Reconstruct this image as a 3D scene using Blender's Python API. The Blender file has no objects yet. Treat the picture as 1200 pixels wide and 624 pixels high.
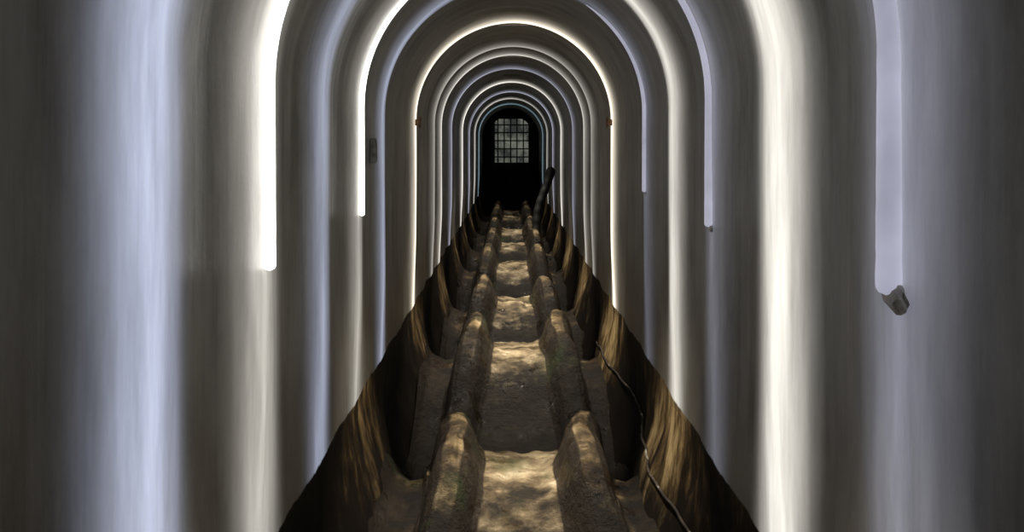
import bpy, math, random, bmesh
from mathutils import Vector, noise
random.seed(3)
sc = bpy.context.scene
sc.view_settings.view_transform = 'Standard'

F = 1100.0
W = 0.57; SPR = 1.48; PAINT = 0.433; EYE = 1.35
CX = -0.023
Y0, Y1 = -2.2, 18.6
PER = 0.646; C0 = 1.39; AMP = 0.013
FP = PER*3; FC = 3.5; RISE = .29

def sstep(t):
    t = max(0, min(1, t)); return t*t*(3-2*t)
def corr(y):
    a = AMP*(1 if y < 4 else min(1.8, 1+(y-4)*.35))
    return a*math.cos(2*math.pi*(y-C0)/PER)
def fphase(y): return .5+.5*math.cos(2*math.pi*(y-FC)/FP)
def fwave(y):
    p = fphase(y); return RISE*(1+.10*math.sin(y*1.3+1))*(p*.3+.7*sstep(p))

# ---------- node helpers ----------
def newmat(name):
    m = bpy.data.materials.new(name); m.use_nodes = True
    nt = m.node_tree; nt.nodes.clear()
    out = nt.nodes.new('ShaderNodeOutputMaterial')
    b = nt.nodes.new('ShaderNodeBsdfPrincipled')
    nt.links.new(b.outputs[0], out.inputs[0])
    return m, nt, b
def N(nt, t, **kw):
    n = nt.nodes.new(t)
    for k, v in kw.items(): setattr(n, k, v)
    return n
def mapped(nt, scale):
    tc = N(nt, 'ShaderNodeTexCoord'); mp = N(nt, 'ShaderNodeMapping')
    mp.inputs['Scale'].default_value = scale
    nt.links.new(tc.outputs['Object'], mp.inputs[0]); return mp.outputs[0]
def noise_n(nt, vec, scale, detail=4, rough=.6):
    n = N(nt, 'ShaderNodeTexNoise'); n.inputs['Scale'].default_value = scale
    n.inputs['Detail'].default_value = detail; n.inputs['Roughness'].default_value = rough
    nt.links.new(vec, n.inputs['Vector']); return n.outputs[0]
def ramp(nt, fac, stops):
    r = N(nt, 'ShaderNodeValToRGB'); e = r.color_ramp.elements
    while len(e) < len(stops): e.new(.5)
    for i, (p, c) in enumerate(stops):
        e[i].position = p; e[i].color = (*c, 1) if len(c) == 3 else c
    nt.links.new(fac, r.inputs[0]); return r.outputs[0]
def math_n(nt, op, a, b=None, clamp=False):
    n = N(nt, 'ShaderNodeMath', operation=op); n.use_clamp = clamp
    for i, v in enumerate((a, b)):
        if v is None: continue
        if isinstance(v, (int, float)): n.inputs[i].default_value = v
        else: nt.links.new(v, n.inputs[i])
    return n.outputs[0]
def mixc(nt, fac, a, b):
    n = N(nt, 'ShaderNodeMix', data_type='RGBA')
    for s, v in ((n.inputs[0], fac), (n.inputs[6], a), (n.inputs[7], b)):
        if isinstance(v, (int, float)): s.default_value = v
        elif isinstance(v, tuple): s.default_value = (*v, 1)
        else: nt.links.new(v, s)
    return n.outputs[2]
def bump(nt, b, h, strength, dist=.01):
    n = N(nt, 'ShaderNodeBump'); n.inputs['Strength'].default_value = strength
    n.inputs['Distance'].default_value = dist
    nt.links.new(h, n.inputs['Height']); nt.links.new(n.outputs[0], b.inputs['Normal'])
def phase_node(nt, ysock):
    """0 in the hollows, 1 on the crests of the weirs"""
    a = math_n(nt, 'MULTIPLY', math_n(nt, 'SUBTRACT', ysock, FC), 2*math.pi/FP)
    return math_n(nt, 'ADD', math_n(nt, 'MULTIPLY', math_n(nt, 'COSINE', a), .5), .5)

def wall_finish(nt, b):
    """painted plaster above, stained ochre plaster below the paint line"""
    v = mapped(nt, (1, 1, 1))
    sep = N(nt, 'ShaderNodeSeparateXYZ'); nt.links.new(v, sep.inputs[0])
    streak = noise_n(nt, mapped(nt, (1.2, 7, 0.5)), 2.4, 6, .6)
    blot = noise_n(nt, mapped(nt, (1.2, 2.2, 1.1)), 2.4, 7, .65)
    s = math_n(nt, 'ADD', math_n(nt, 'MULTIPLY', streak, .5), math_n(nt, 'MULTIPLY', blot, .5))
    pc = ramp(nt, s, [(.34, (.13, .120, .098)), (.5, (.28, .268, .238)), (.66, (.39, .378, .35))])
    gr = math_n(nt, 'MULTIPLY', math_n(nt, 'SUBTRACT', math_n(nt, 'ADD', .80, math_n(nt, 'MULTIPLY', math_n(nt, 'SUBTRACT', streak, .5), 1.8)), sep.outputs[2]), 2.2, True)
    pc = mixc(nt, math_n(nt, 'MULTIPLY', gr, .5), pc, (.12, .095, .065))
    n1 = noise_n(nt, mapped(nt, (1.6, 2.6, 1.2)), 2.8, 8, .65)
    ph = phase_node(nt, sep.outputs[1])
    stain_lit = math_n(nt, 'ADD', n1, math_n(nt, 'MULTIPLY', sep.outputs[0], .10))  # left darker: damp, and the right side's stronger light painted in
    stain_lit = math_n(nt, 'ADD', stain_lit, math_n(nt, 'MULTIPLY', math_n(nt, 'SUBTRACT', ph, .70), .30))  # crest highlights painted into the stain tone by wave phase
    low = ramp(nt, stain_lit, [(.38, (.007, .005, .003)), (.48, (.030, .020, .010)), (.58, (.14, .090, .040)), (.72, (.46, .335, .165))])
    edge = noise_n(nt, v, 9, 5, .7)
    dz = math_n(nt, 'MULTIPLY', math_n(nt, 'SUBTRACT', math_n(nt, 'ADD', sep.outputs[2], math_n(nt, 'MULTIPLY', stain_lit, .45)), .30), 4, True)
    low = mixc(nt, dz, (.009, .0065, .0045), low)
    zz = math_n(nt, 'ADD', sep.outputs[2], math_n(nt, 'MULTIPLY', math_n(nt, 'SUBTRACT', edge, .5), .03))
    f = math_n(nt, 'MULTIPLY', math_n(nt, 'SUBTRACT', zz, PAINT-.004), 150, True)
    nt.links.new(mixc(nt, f, low, pc), b.inputs['Base Color'])
    rw = math_n(nt, 'ADD', math_n(nt, 'MULTIPLY', n1, .3), .28)
    rw = math_n(nt, 'ADD', rw, math_n(nt, 'MULTIPLY', math_n(nt, 'SUBTRACT', 1, f), .25))
    nt.links.new(rw, b.inputs['Roughness'])
    nt.links.new(math_n(nt, 'ADD', math_n(nt, 'MULTIPLY', f, .35), .15), b.inputs['Specular IOR Level'])
    h = math_n(nt, 'ADD', noise_n(nt, v, 14, 6, .65), math_n(nt, 'MULTIPLY', s, .8))
    bump(nt, b, h, .32, .006)
    return f
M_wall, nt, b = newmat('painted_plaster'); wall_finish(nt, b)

def mesh_obj(name, verts, faces, mats, smooth=True, uvs=None, midx=None):
    me = bpy.data.meshes.new(name); me.from_pydata(verts, [], faces)
    for mm in mats: me.materials.append(mm)
    if smooth: me.polygons.foreach_set('use_smooth', [True]*len(faces))
    if midx: me.polygons.foreach_set('material_index', midx)
    if uvs:
        l = me.uv_layers.new(name='UVMap')
        for lp in me.loops: l.data[lp.index].uv = uvs[lp.vertex_index]
    me.update()
    o = bpy.data.objects.new(name, me); sc.collection.objects.link(o); return o

def arch_pt(ang):
    return (W*math.cos(ang), SPR+W*math.sin(ang)), (-math.cos(ang), -math.sin(ang))
def offs(p, y):
    k = corr(y)*(.25+.75*sstep((p[1]-.40)/.45))+noise.noise(Vector((p[0]*1.5, y*1.3, p[1]*1.2)))*.005
    if p[1] < .42:
        k += .10*(fphase(y)-.35)*sstep((.42-p[1])/.42)
        k += noise.fractal(Vector((p[0]*3, y*4, p[1]*5)), 1, 2, 3)*.012*sstep((.42-p[1])/.2)
    return k
def strip(name, prof, ys, mat, flip=False):
    verts, faces = [], []
    n = len(prof)
    for y in ys:
        for (p, nn) in prof:
            k = offs(p, y)
            verts.append((p[0]+nn[0]*k, y, p[1]+nn[1]*k))
    for j in range(len(ys)-1):
        for i in range(n-1):
            a = j*n+i
            f = (a, a+1, a+n+1, a+n)
            faces.append(f[::-1] if flip else f)
    return mesh_obj(name, verts, faces, [mat])
ys = [Y0+(Y1-Y0)*i/780 for i in range(781)]
sideprof_R = []
def low_x(z):
    t = min(1, max(0, (z+.25)/.56)); return W-.10*(1-t)**2.0
for i in range(21):
    z = -.25+i/20*.56
    sideprof_R.append(((low_x(z), z), (-1, 0)))
for i in range(1, 25):
    z = .31+(SPR-.31)*i/24
    sideprof_R.append(((W, z), (-1, 0)))
ceil_prof = [arch_pt(math.pi*i/48) for i in range(49)]
sideprof_L = [((-p[0], p[1]), (1, 0)) for p, _ in sideprof_R]
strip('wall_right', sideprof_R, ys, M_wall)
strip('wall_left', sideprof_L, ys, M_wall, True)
strip('ceiling', ceil_prof, ys, M_wall)

# ---------- floor ----------
def floor_material():
    m, nt, b = newmat('wet_silted_stone')
    v = mapped(nt, (1, 1, 1))
    sp = N(nt, 'ShaderNodeSeparateXYZ'); nt.links.new(v, sp.inputs[0])
    n1 = noise_n(nt, mapped(nt, (2, 2.8, 3)), 2.4, 9, .66)
    base = ramp(nt, n1, [(.36, (.02, .014, .008)), (.46, (.10, .073, .041)), (.57, (.27, .21, .128)), (.72, (.60, .51, .36))])
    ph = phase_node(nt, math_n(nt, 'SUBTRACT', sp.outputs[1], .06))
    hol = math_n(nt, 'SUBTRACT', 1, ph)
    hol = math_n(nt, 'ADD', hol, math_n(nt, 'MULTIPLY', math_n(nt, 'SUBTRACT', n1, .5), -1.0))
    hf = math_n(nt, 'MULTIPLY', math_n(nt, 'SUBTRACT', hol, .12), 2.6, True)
    ax = math_n(nt, 'ABSOLUTE', math_n(nt, 'SUBTRACT', sp.outputs[0], .025))
    # kerbs are a browner, dirtier stone than the scoured channel bed
    kf = math_n(nt, 'MULTIPLY', math_n(nt, 'SUBTRACT', ax, .165), 25, True)
    kerb = ramp(nt, n1, [(.36, (.012, .008, .004)), (.48, (.055, .037, .018)), (.60, (.20, .145, .075)), (.74, (.50, .40, .24))])
    base = mixc(nt, kf, base, kerb)
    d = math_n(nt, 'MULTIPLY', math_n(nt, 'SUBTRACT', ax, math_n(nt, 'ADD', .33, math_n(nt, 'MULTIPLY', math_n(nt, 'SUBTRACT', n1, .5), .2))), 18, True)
    gut = ramp(nt, n1, [(.42, (.006, .004, .003)), (.57, (.026, .017, .009)), (.7, (.15, .10, .05))])  # wet silt, with the gutter's shade put into the colour
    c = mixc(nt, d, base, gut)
    c = mixc(nt, math_n(nt, 'MULTIPLY', hf, .97), c, (.007, .005, .0035))  # hollows blackened: silt and the shade between crests, both in the colour
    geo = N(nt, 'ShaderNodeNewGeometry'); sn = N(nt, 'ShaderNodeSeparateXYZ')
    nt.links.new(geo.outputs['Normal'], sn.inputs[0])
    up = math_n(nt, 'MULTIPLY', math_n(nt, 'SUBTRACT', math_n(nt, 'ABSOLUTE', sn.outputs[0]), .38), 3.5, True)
    c = mixc(nt, math_n(nt, 'MULTIPLY', up, .92), c, (.014, .009, .005))  # steep sides darkened by slope, their shade put into the colour
    moss = noise_n(nt, v, 3.3, 3, .5)
    mf = math_n(nt, 'MULTIPLY', math_n(nt, 'MULTIPLY', math_n(nt, 'SUBTRACT', moss, .60), 7, True), .45)
    c = mixc(nt, mf, c, (.035, .060, .016))
    nt.links.new(c, b.inputs['Base Color'])
    r = ramp(nt, noise_n(nt, v, 7, 4, .5), [(.38, (.15,)*3), (.46, (.75,)*3)])
    nt.links.new(r, b.inputs['Roughness'])
    b.inputs['Specular IOR Level'].default_value = .25
    h = noise_n(nt, v, 11, 8, .7)
    bump(nt, b, h, .9, .035)
    return m
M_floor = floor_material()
half = [(.53, -.03), (.49, -.10), (.45, -.13), (.41, -.12), (.385, -.07), (.368, 0), (.355, .06), (.338, .105), (.31, .135), (.275, .145), (.245, .135), (.222, .105), (.205, .062), (.190, .018), (.168, -.008), (.12, -.014), (.06, -.014)]
fprof = [(x, z) for x, z in half] + [(0, -.014)] + [(-x, z) for x, z in half[::-1]]
fp2 = []
for i in range(len(fprof)-1):
    a, b_ = fprof[i], fprof[i+1]
    for k in range(4): fp2.append((a[0]+(b_[0]-a[0])*k/4, a[1]+(b_[1]-a[1])*k/4))
fp2.append(fprof[-1])
verts, faces = [], []
ysf = [Y0+(Y1-Y0)*i/1250 for i in range(1251)]
def floor_h(x, y):
    return fwave(y+.05*noise.noise(Vector((x*4, y*.7, 0))))-.13
for y in ysf:
    fl = fphase(y)
    for x, z in fp2:
        x2 = x+.015
        nz = noise.fractal(Vector((x2*5, y*3, z*4)), 1, 2, 5)*.026
        nx = noise.fractal(Vector((y*2.6, x2*2, 5)), 1, 2, 3)*.022
        ax = abs(x); wgt = sstep(ax/.20)*(1-sstep((ax-.40)/.12))
        pin = -.060*math.copysign(1, x)*(fl-.35)*wgt
        hk = 1 if .19 > ax or ax > .39 else 1+.35*(fl-.5)
        verts.append((x2+(nx+pin)*(1 if ax < .5 else 0), y, z*hk+floor_h(x, y)+nz))
n = len(fp2)
for j in range(len(ysf)-1):
    for i in range(n-1):
        a = j*n+i; faces.append((a, a+n, a+n+1, a+1))
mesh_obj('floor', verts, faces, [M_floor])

# ---------- wall bands that glow to paint in the rib highlights, not lamps ----------
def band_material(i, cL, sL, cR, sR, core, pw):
    m, nt, b = newmat('painted_ring_glow_%d' % i)
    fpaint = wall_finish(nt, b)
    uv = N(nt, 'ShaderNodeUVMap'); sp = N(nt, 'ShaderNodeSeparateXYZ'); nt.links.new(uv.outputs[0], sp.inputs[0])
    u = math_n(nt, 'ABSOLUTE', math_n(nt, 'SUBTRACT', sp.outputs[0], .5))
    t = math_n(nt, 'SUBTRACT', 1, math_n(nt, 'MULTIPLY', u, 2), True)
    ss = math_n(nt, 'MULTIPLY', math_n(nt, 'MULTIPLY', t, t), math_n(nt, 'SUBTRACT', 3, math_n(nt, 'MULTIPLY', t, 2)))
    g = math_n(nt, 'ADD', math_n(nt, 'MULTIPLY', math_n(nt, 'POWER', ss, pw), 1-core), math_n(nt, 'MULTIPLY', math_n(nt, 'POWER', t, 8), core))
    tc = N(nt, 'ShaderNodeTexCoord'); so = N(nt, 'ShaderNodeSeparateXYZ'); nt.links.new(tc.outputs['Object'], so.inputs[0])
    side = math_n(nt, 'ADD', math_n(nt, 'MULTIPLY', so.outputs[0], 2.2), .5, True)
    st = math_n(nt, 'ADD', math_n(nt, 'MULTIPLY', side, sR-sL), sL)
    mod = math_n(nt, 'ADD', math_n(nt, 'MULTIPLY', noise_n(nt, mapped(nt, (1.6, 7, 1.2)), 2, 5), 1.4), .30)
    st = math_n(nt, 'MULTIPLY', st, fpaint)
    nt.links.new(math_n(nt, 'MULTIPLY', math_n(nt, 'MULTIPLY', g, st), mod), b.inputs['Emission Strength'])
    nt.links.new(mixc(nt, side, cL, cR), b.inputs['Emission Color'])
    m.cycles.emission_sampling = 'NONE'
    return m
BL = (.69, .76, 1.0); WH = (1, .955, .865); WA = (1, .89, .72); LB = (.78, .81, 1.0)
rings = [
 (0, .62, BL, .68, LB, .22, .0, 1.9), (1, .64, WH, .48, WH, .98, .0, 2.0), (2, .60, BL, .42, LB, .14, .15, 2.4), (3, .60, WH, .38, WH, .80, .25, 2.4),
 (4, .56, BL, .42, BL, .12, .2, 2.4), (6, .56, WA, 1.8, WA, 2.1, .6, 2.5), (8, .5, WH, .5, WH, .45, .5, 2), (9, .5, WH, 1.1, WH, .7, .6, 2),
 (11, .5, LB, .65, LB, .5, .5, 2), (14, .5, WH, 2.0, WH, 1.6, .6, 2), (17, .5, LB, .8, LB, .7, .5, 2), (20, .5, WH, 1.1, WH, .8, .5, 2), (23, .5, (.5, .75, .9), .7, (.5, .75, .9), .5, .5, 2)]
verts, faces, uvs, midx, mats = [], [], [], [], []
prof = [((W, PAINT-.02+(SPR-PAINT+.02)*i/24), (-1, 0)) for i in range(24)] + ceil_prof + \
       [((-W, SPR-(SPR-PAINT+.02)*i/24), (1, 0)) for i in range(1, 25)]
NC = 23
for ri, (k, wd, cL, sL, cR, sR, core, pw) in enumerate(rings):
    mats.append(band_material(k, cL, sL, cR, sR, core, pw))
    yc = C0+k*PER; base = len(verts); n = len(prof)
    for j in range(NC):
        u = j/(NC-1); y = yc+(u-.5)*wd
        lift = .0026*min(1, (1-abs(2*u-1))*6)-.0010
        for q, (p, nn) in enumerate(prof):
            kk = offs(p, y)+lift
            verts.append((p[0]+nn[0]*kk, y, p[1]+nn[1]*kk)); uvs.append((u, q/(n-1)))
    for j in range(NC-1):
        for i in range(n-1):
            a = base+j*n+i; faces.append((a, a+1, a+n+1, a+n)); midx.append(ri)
mesh_obj('painted_highlight_band', verts, faces, mats, uvs=uvs, midx=midx)

# ---------- tubes ----------
def sweep(name, pts, r, mat, seg=14, rad=None):
    pts = [Vector(p) for p in pts]
    verts, faces = [], []
    rows = []
    n = len(pts)
    T = [(pts[min(i+1, n-1)]-pts[max(i-1, 0)]).normalized() for i in range(n)]
    seq = []
    for s in (0., .35, .7, .92): seq.append((pts[0]-T[0]*r*(1-s), T[0], max(.02, math.sqrt(1-(1-s)**2)), 0))
    for i in range(n): seq.append((pts[i], T[i], 1, i))
    for s in (.92, .7, .35, 0.): seq.append((pts[-1]+T[-1]*r*(1-s), T[-1], max(.02, math.sqrt(1-(1-s)**2)), n-1))
    up = Vector((0, 1, 0))
    if abs(T[0].dot(up)) > .9: up = Vector((0, 0, 1))
    for c, t, sc_, i in seq:
        rr = r*(rad[i] if rad else 1)*sc_
        a = (up-t*up.dot(t)).normalized(); b = t.cross(a)
        rows.append(len(verts))
        for k in range(seg):
            an = 2*math.pi*k/seg
            verts.append(tuple(c+a*math.cos(an)*rr+b*math.sin(an)*rr))
    for j in range(len(rows)-1):
        for k in range(seg):
            k2 = (k+1) % seg
            faces.append((rows[j]+k, rows[j]+k2, rows[j+1]+k2, rows[j+1]+k))
    faces.append(tuple(range(seg))[::-1]); faces.append(tuple(rows[-1]+k for k in range(seg)))
    return mesh_obj(name, verts, faces, [mat])
def emis(name, col, st, base=(.8, .8, .8)):
    m, nt, b = newmat(name)
    b.inputs['Base Color'].default_value = (*base, 1); b.inputs['Roughness'].default_value = .4
    nz = noise_n(nt, mapped(nt, (3, 3, 3)), 2, 3)
    nt.links.new(math_n(nt, 'MULTIPLY', math_n(nt, 'ADD', nz, .5), st), b.inputs['Emission Strength'])
    b.inputs['Emission Color'].default_value = (*col, 1)
    m.cycles.emission_sampling = 'NONE'
    return m
M_tw = emis('lit_tube_white', (1, .98, .93), 2.6)
M_tb = emis('dim_tube_blue', (.78, .79, 1.0), .40, (.5, .5, .5))
def arc_path(k, side, z_end, ang_end, inset):
    y = C0+k*PER; r = W-AMP-inset; pts = []
    nn = 24
    for i in range(nn): pts.append((side*r, y, z_end+(SPR-z_end)*i/nn))
    m_ = 40
    for i in range(m_+1):
        a = math.radians(ang_end)*i/m_
        pts.append((side*r*math.cos(a), y, SPR+r*math.sin(a)))
    return pts
def tube(k, side, z_end, ang, r, mat):
    p = arc_path(k, side, z_end, ang, r*.9+.003)
    n = len(p)
    rad = [(1.12-.35*i/n)*(1+.05*noise.noise(Vector((i*.5, k, 0))))*min(1, .25+(n-1-i)/9) for i in range(n)]
    return sweep('arched_light_tube', p, r, mat, rad=rad)
tube(1, -1, 1.085, 80, .012, M_tw)
tube(3, -1, 1.10, 80, .009, M_tw)
tube(0, 1, 1.14, 75, .017, M_tb)
tube(2, 1, 1.12, 75, .010, M_tb)
tube(4, 1, 1.15, 56, .008, M_tb)

M_plf, nt, b = newmat('broken_plaster')
nt.links.new(ramp(nt, noise_n(nt, mapped(nt, (1, 1, 1)), 30, 5), [(.35, (.36, .33, .28)), (.65, (.66, .62, .55))]), b.inputs['Base Color'])
b.inputs['Roughness'].default_value = .9
for k, z, s in ((0, 1.126, .027), (2, 1.108, .013), (4, 1.14, .009)):
    bm = bmesh.new(); bmesh.ops.create_icosphere(bm, subdivisions=3, radius=1)
    for v in bm.verts:
        d = 1+.35*noise.noise(v.co*1.7+Vector((k, 0, 0)))+.12*noise.noise(v.co*4)
        v.co = Vector((v.co.x*.42, v.co.y*1.5, v.co.z*.8+.35*v.co.y))*d*s
        v.co += Vector((W-AMP-s*.40, C0+k*PER, z))
    me = bpy.data.meshes.new('plaster_fragment'); bm.to_mesh(me); bm.free(); me.materials.append(M_plf)
    o = bpy.data.objects.new('plaster_fragment', me); sc.collection.objects.link(o)

# ---------- brackets ----------
M_br, nt, b = newmat('rusty_metal')
nt.links.new(ramp(nt, noise_n(nt, mapped(nt, (1, 1, 1)), 60, 4), [(.35, (.05, .025, .012)), (.65, (.25, .14, .07))]), b.inputs['Base Color'])
b.inputs['Roughness'].default_value = .7
M_plate, nt, b = newmat('grey_painted_metal')
nt.links.new(ramp(nt, noise_n(nt, mapped(nt, (1, 1, 1)), 40, 4), [(.35, (.12, .115, .10)), (.65, (.26, .25, .23))]), b.inputs['Base Color'])
b.inputs['Roughness'].default_value = .5
def boxes(name, items, mat, bev=.002):
    bm = bmesh.new()
    for (cx, cy, cz), (sx, sy, sz) in items:
        r = bmesh.ops.create_cube(bm, size=1)
        for v in r['verts']: v.co = Vector((cx+v.co.x*sx, cy+v.co.y*sy, cz+v.co.z*sz))
    if bev: bmesh.ops.bevel(bm, geom=bm.edges[:], offset=bev, segments=2, affect='EDGES')
    me = bpy.data.meshes.new(name); bm.to_mesh(me); bm.free(); me.materials.append(mat)
    o = bpy.data.objects.new(name, me); sc.collection.objects.link(o); return o
for s in (-1, 1):
    y = C0+6*PER-.02; x = s*(W-.035)
    boxes('pipe_clip', [((x, y, 1.466), (.03, .04, .035)), ((x-s*.012, y, 1.466), (.010, .03, .06))], M_br)
boxes('junction_plate', [((-W+.004, 3.75, 1.32), (.02, .04, .10)), ((-W+.014, 3.75, 1.32), (.006, .024, .08))], M_plate)

# ---------- crown lamps, most of them added to light the floor in pools ----------
crown = SPR+W
for i, kk in enumerate((-3, 0, 3, 6, 9, 12, 15, 18, 21, 24)):
    y = C0+kk*PER
    zf = crown-AMP*1.8-.016
    boxes('added_crown_lamp', [((0, y, zf), (.17, .03, .010))], M_plate, .003)
    l = bpy.data.lights.new('added_crown_light', 'AREA'); l.shape = 'RECTANGLE'; l.size = .16; l.size_y = .025
    l.energy = (2.5, 7, 8.5, 8.5, 8, 6, 4.5, 3.5, 1.5, .4)[i]; l.color = (1, .91, .76); l.spread = math.radians(52)
    lo = bpy.data.objects.new('added_crown_light', l); sc.collection.objects.link(lo)
    lo.location = (0, y, zf-.008)

# ---------- far end: arched gate ----------
M_end, nt, b = newmat('dark_damp_stone')
nt.links.new(ramp(nt, noise_n(nt, mapped(nt, (1, 1, 1)), 6, 5), [(.35, (.006, .007, .008)), (.7, (.02, .022, .024))]), b.inputs['Base Color'])
b.inputs['Roughness'].default_value = .8
M_iron, nt, b = newmat('black_iron')
nt.links.new(ramp(nt, noise_n(nt, mapped(nt, (1, 1, 1)), 30, 4), [(.35, (.006, .006, .006)), (.7, (.03, .028, .025))]), b.inputs['Base Color'])
b.inputs['Roughness'].default_value = .5; b.inputs['Metallic'].default_value = .6
M_glass, nt, b = newmat('dim_window_glass')
nt.links.new(ramp(nt, noise_n(nt, mapped(nt, (1, 1, 1)), 7, 3), [(.35, (.02, .025, .02)), (.65, (.16, .17, .14))]), b.inputs['Base Color'])
g = ramp(nt, noise_n(nt, mapped(nt, (1, 1, 1)), 3.5, 3), [(.4, (.04, .045, .04)), (.62, (.22, .23, .19))])
nt.links.new(g, b.inputs['Emission Color']); b.inputs['Emission Strength'].default_value = .65
b.inputs['Roughness'].default_value = .2
YE = 18.5
mesh_obj('wall_back', [(-.9, YE+.05, -.4), (.9, YE+.05, -.4), (.9, YE+.05, 2.4), (-.9, YE+.05, 2.4)], [(0, 1, 2, 3)], [M_end], False)
mesh_obj('wall_front', [(-.9, Y0, -.4), (-.9, Y0, 2.4), (.9, Y0, 2.4), (.9, Y0, -.4)], [(0, 1, 2, 3)], [M_end], False)
door = bpy.data.objects.new('door_1', None); sc.collection.objects.link(door)
fr = []
for i in range(0, 33):
    a = math.pi*i/32; fr.append((.50*math.cos(a), YE-.05, 1.42+.50*math.sin(a)))
fr = [(.50, YE-.05, .05+.1*i) for i in range(14)] + fr + [(-.50, YE-.05, 1.42-.1*i) for i in range(14)]
o = sweep('frame', fr, .035, M_iron); o.parent = door
bars = []
for i in range(-3, 4):
    x = i*.125; zt = 1.42+math.sqrt(.5**2-x*x); zb = .05
    bars.append(((x, YE-.05, (zt+zb)/2), (.024, .018, zt-zb)))
for z in (.35, .7, .92, 1.08, 1.24, 1.40, 1.56, 1.71, 1.84):
    h = .5 if z < 1.42 else math.sqrt(.25-(z-1.42)**2)
    bars.append(((0, YE-.05, z), (2*h, .02, .024)))
o = boxes('grille', bars, M_iron, .002); o.parent = door
boxes('window_1', [((0.02, YE+.02, 1.40), (.66, .02, .86))], M_glass, .004)

# ---------- leaning black pipe ----------
M_pipe, nt, b = newmat('black_rubber_hose')
nt.links.new(ramp(nt, noise_n(nt, mapped(nt, (1, 1, 1)), 12, 4), [(.3, (.002, .002, .002)), (.7, (.009, .009, .009))]), b.inputs['Base Color'])
b.inputs['Roughness'].default_value = .6
P0, P1 = Vector((.255, 11.1, .06)), Vector((.47, 11.3, 1.02))
pts, rad = [], []
for i in range(60):
    t = i/59; p = P0.lerp(P1, t); p.x += -.035*math.sin(t*math.pi) + .012*math.sin(t*9)
    pts.append(p); rad.append(1+.05*math.sin(i*.9)+(.35 if t < .25 else 0)*(1-t*4)+(.12*math.exp(-((t-.95)/.05)**2)))
sweep('leaning_hose', pts, .050, M_pipe, rad=rad)

# ---------- rope along the right gutter ----------
M_cable, nt, b = newmat('muddy_rope')
nt.links.new(ramp(nt, noise_n(nt, mapped(nt, (1, 1, 1)), 9, 5), [(.45, (.012, .009, .006)), (.60, (.05, .036, .024)), (.70, (.45, .42, .36))]), b.inputs['Base Color'])
b.inputs['Roughness'].default_value = .8
pts = []
for i in range(180):
    y = 2.6+i*.018
    z = .13+.012*math.sin(y*1.9)+.05*math.exp(-((y-5.4)/.2)**2)
    x = low_x(z)-offs((W, z), y)-.010+.003*math.sin(y*9)
    pts.append((x, y, z))
sweep('gutter_rope', pts, .005, M_cable, seg=8)

# ---------- world & camera ----------
w = bpy.data.worlds.new('World'); sc.world = w; w.use_nodes = True
w.node_tree.nodes['Background'].inputs[0].default_value = (0, 0, 0, 1)
w.node_tree.nodes['Background'].inputs[1].default_value = 0
cam = bpy.data.cameras.new('Camera'); co = bpy.data.objects.new('Camera', cam); sc.collection.objects.link(co)
co.location = (CX, 0, EYE); co.rotation_euler = (math.pi/2, 0, 0)
cam.sensor_width = 36; cam.lens = 36*F/1200
cam.shift_x = .0025; cam.shift_y = -.12; cam.clip_start = .05
sc.camera = co
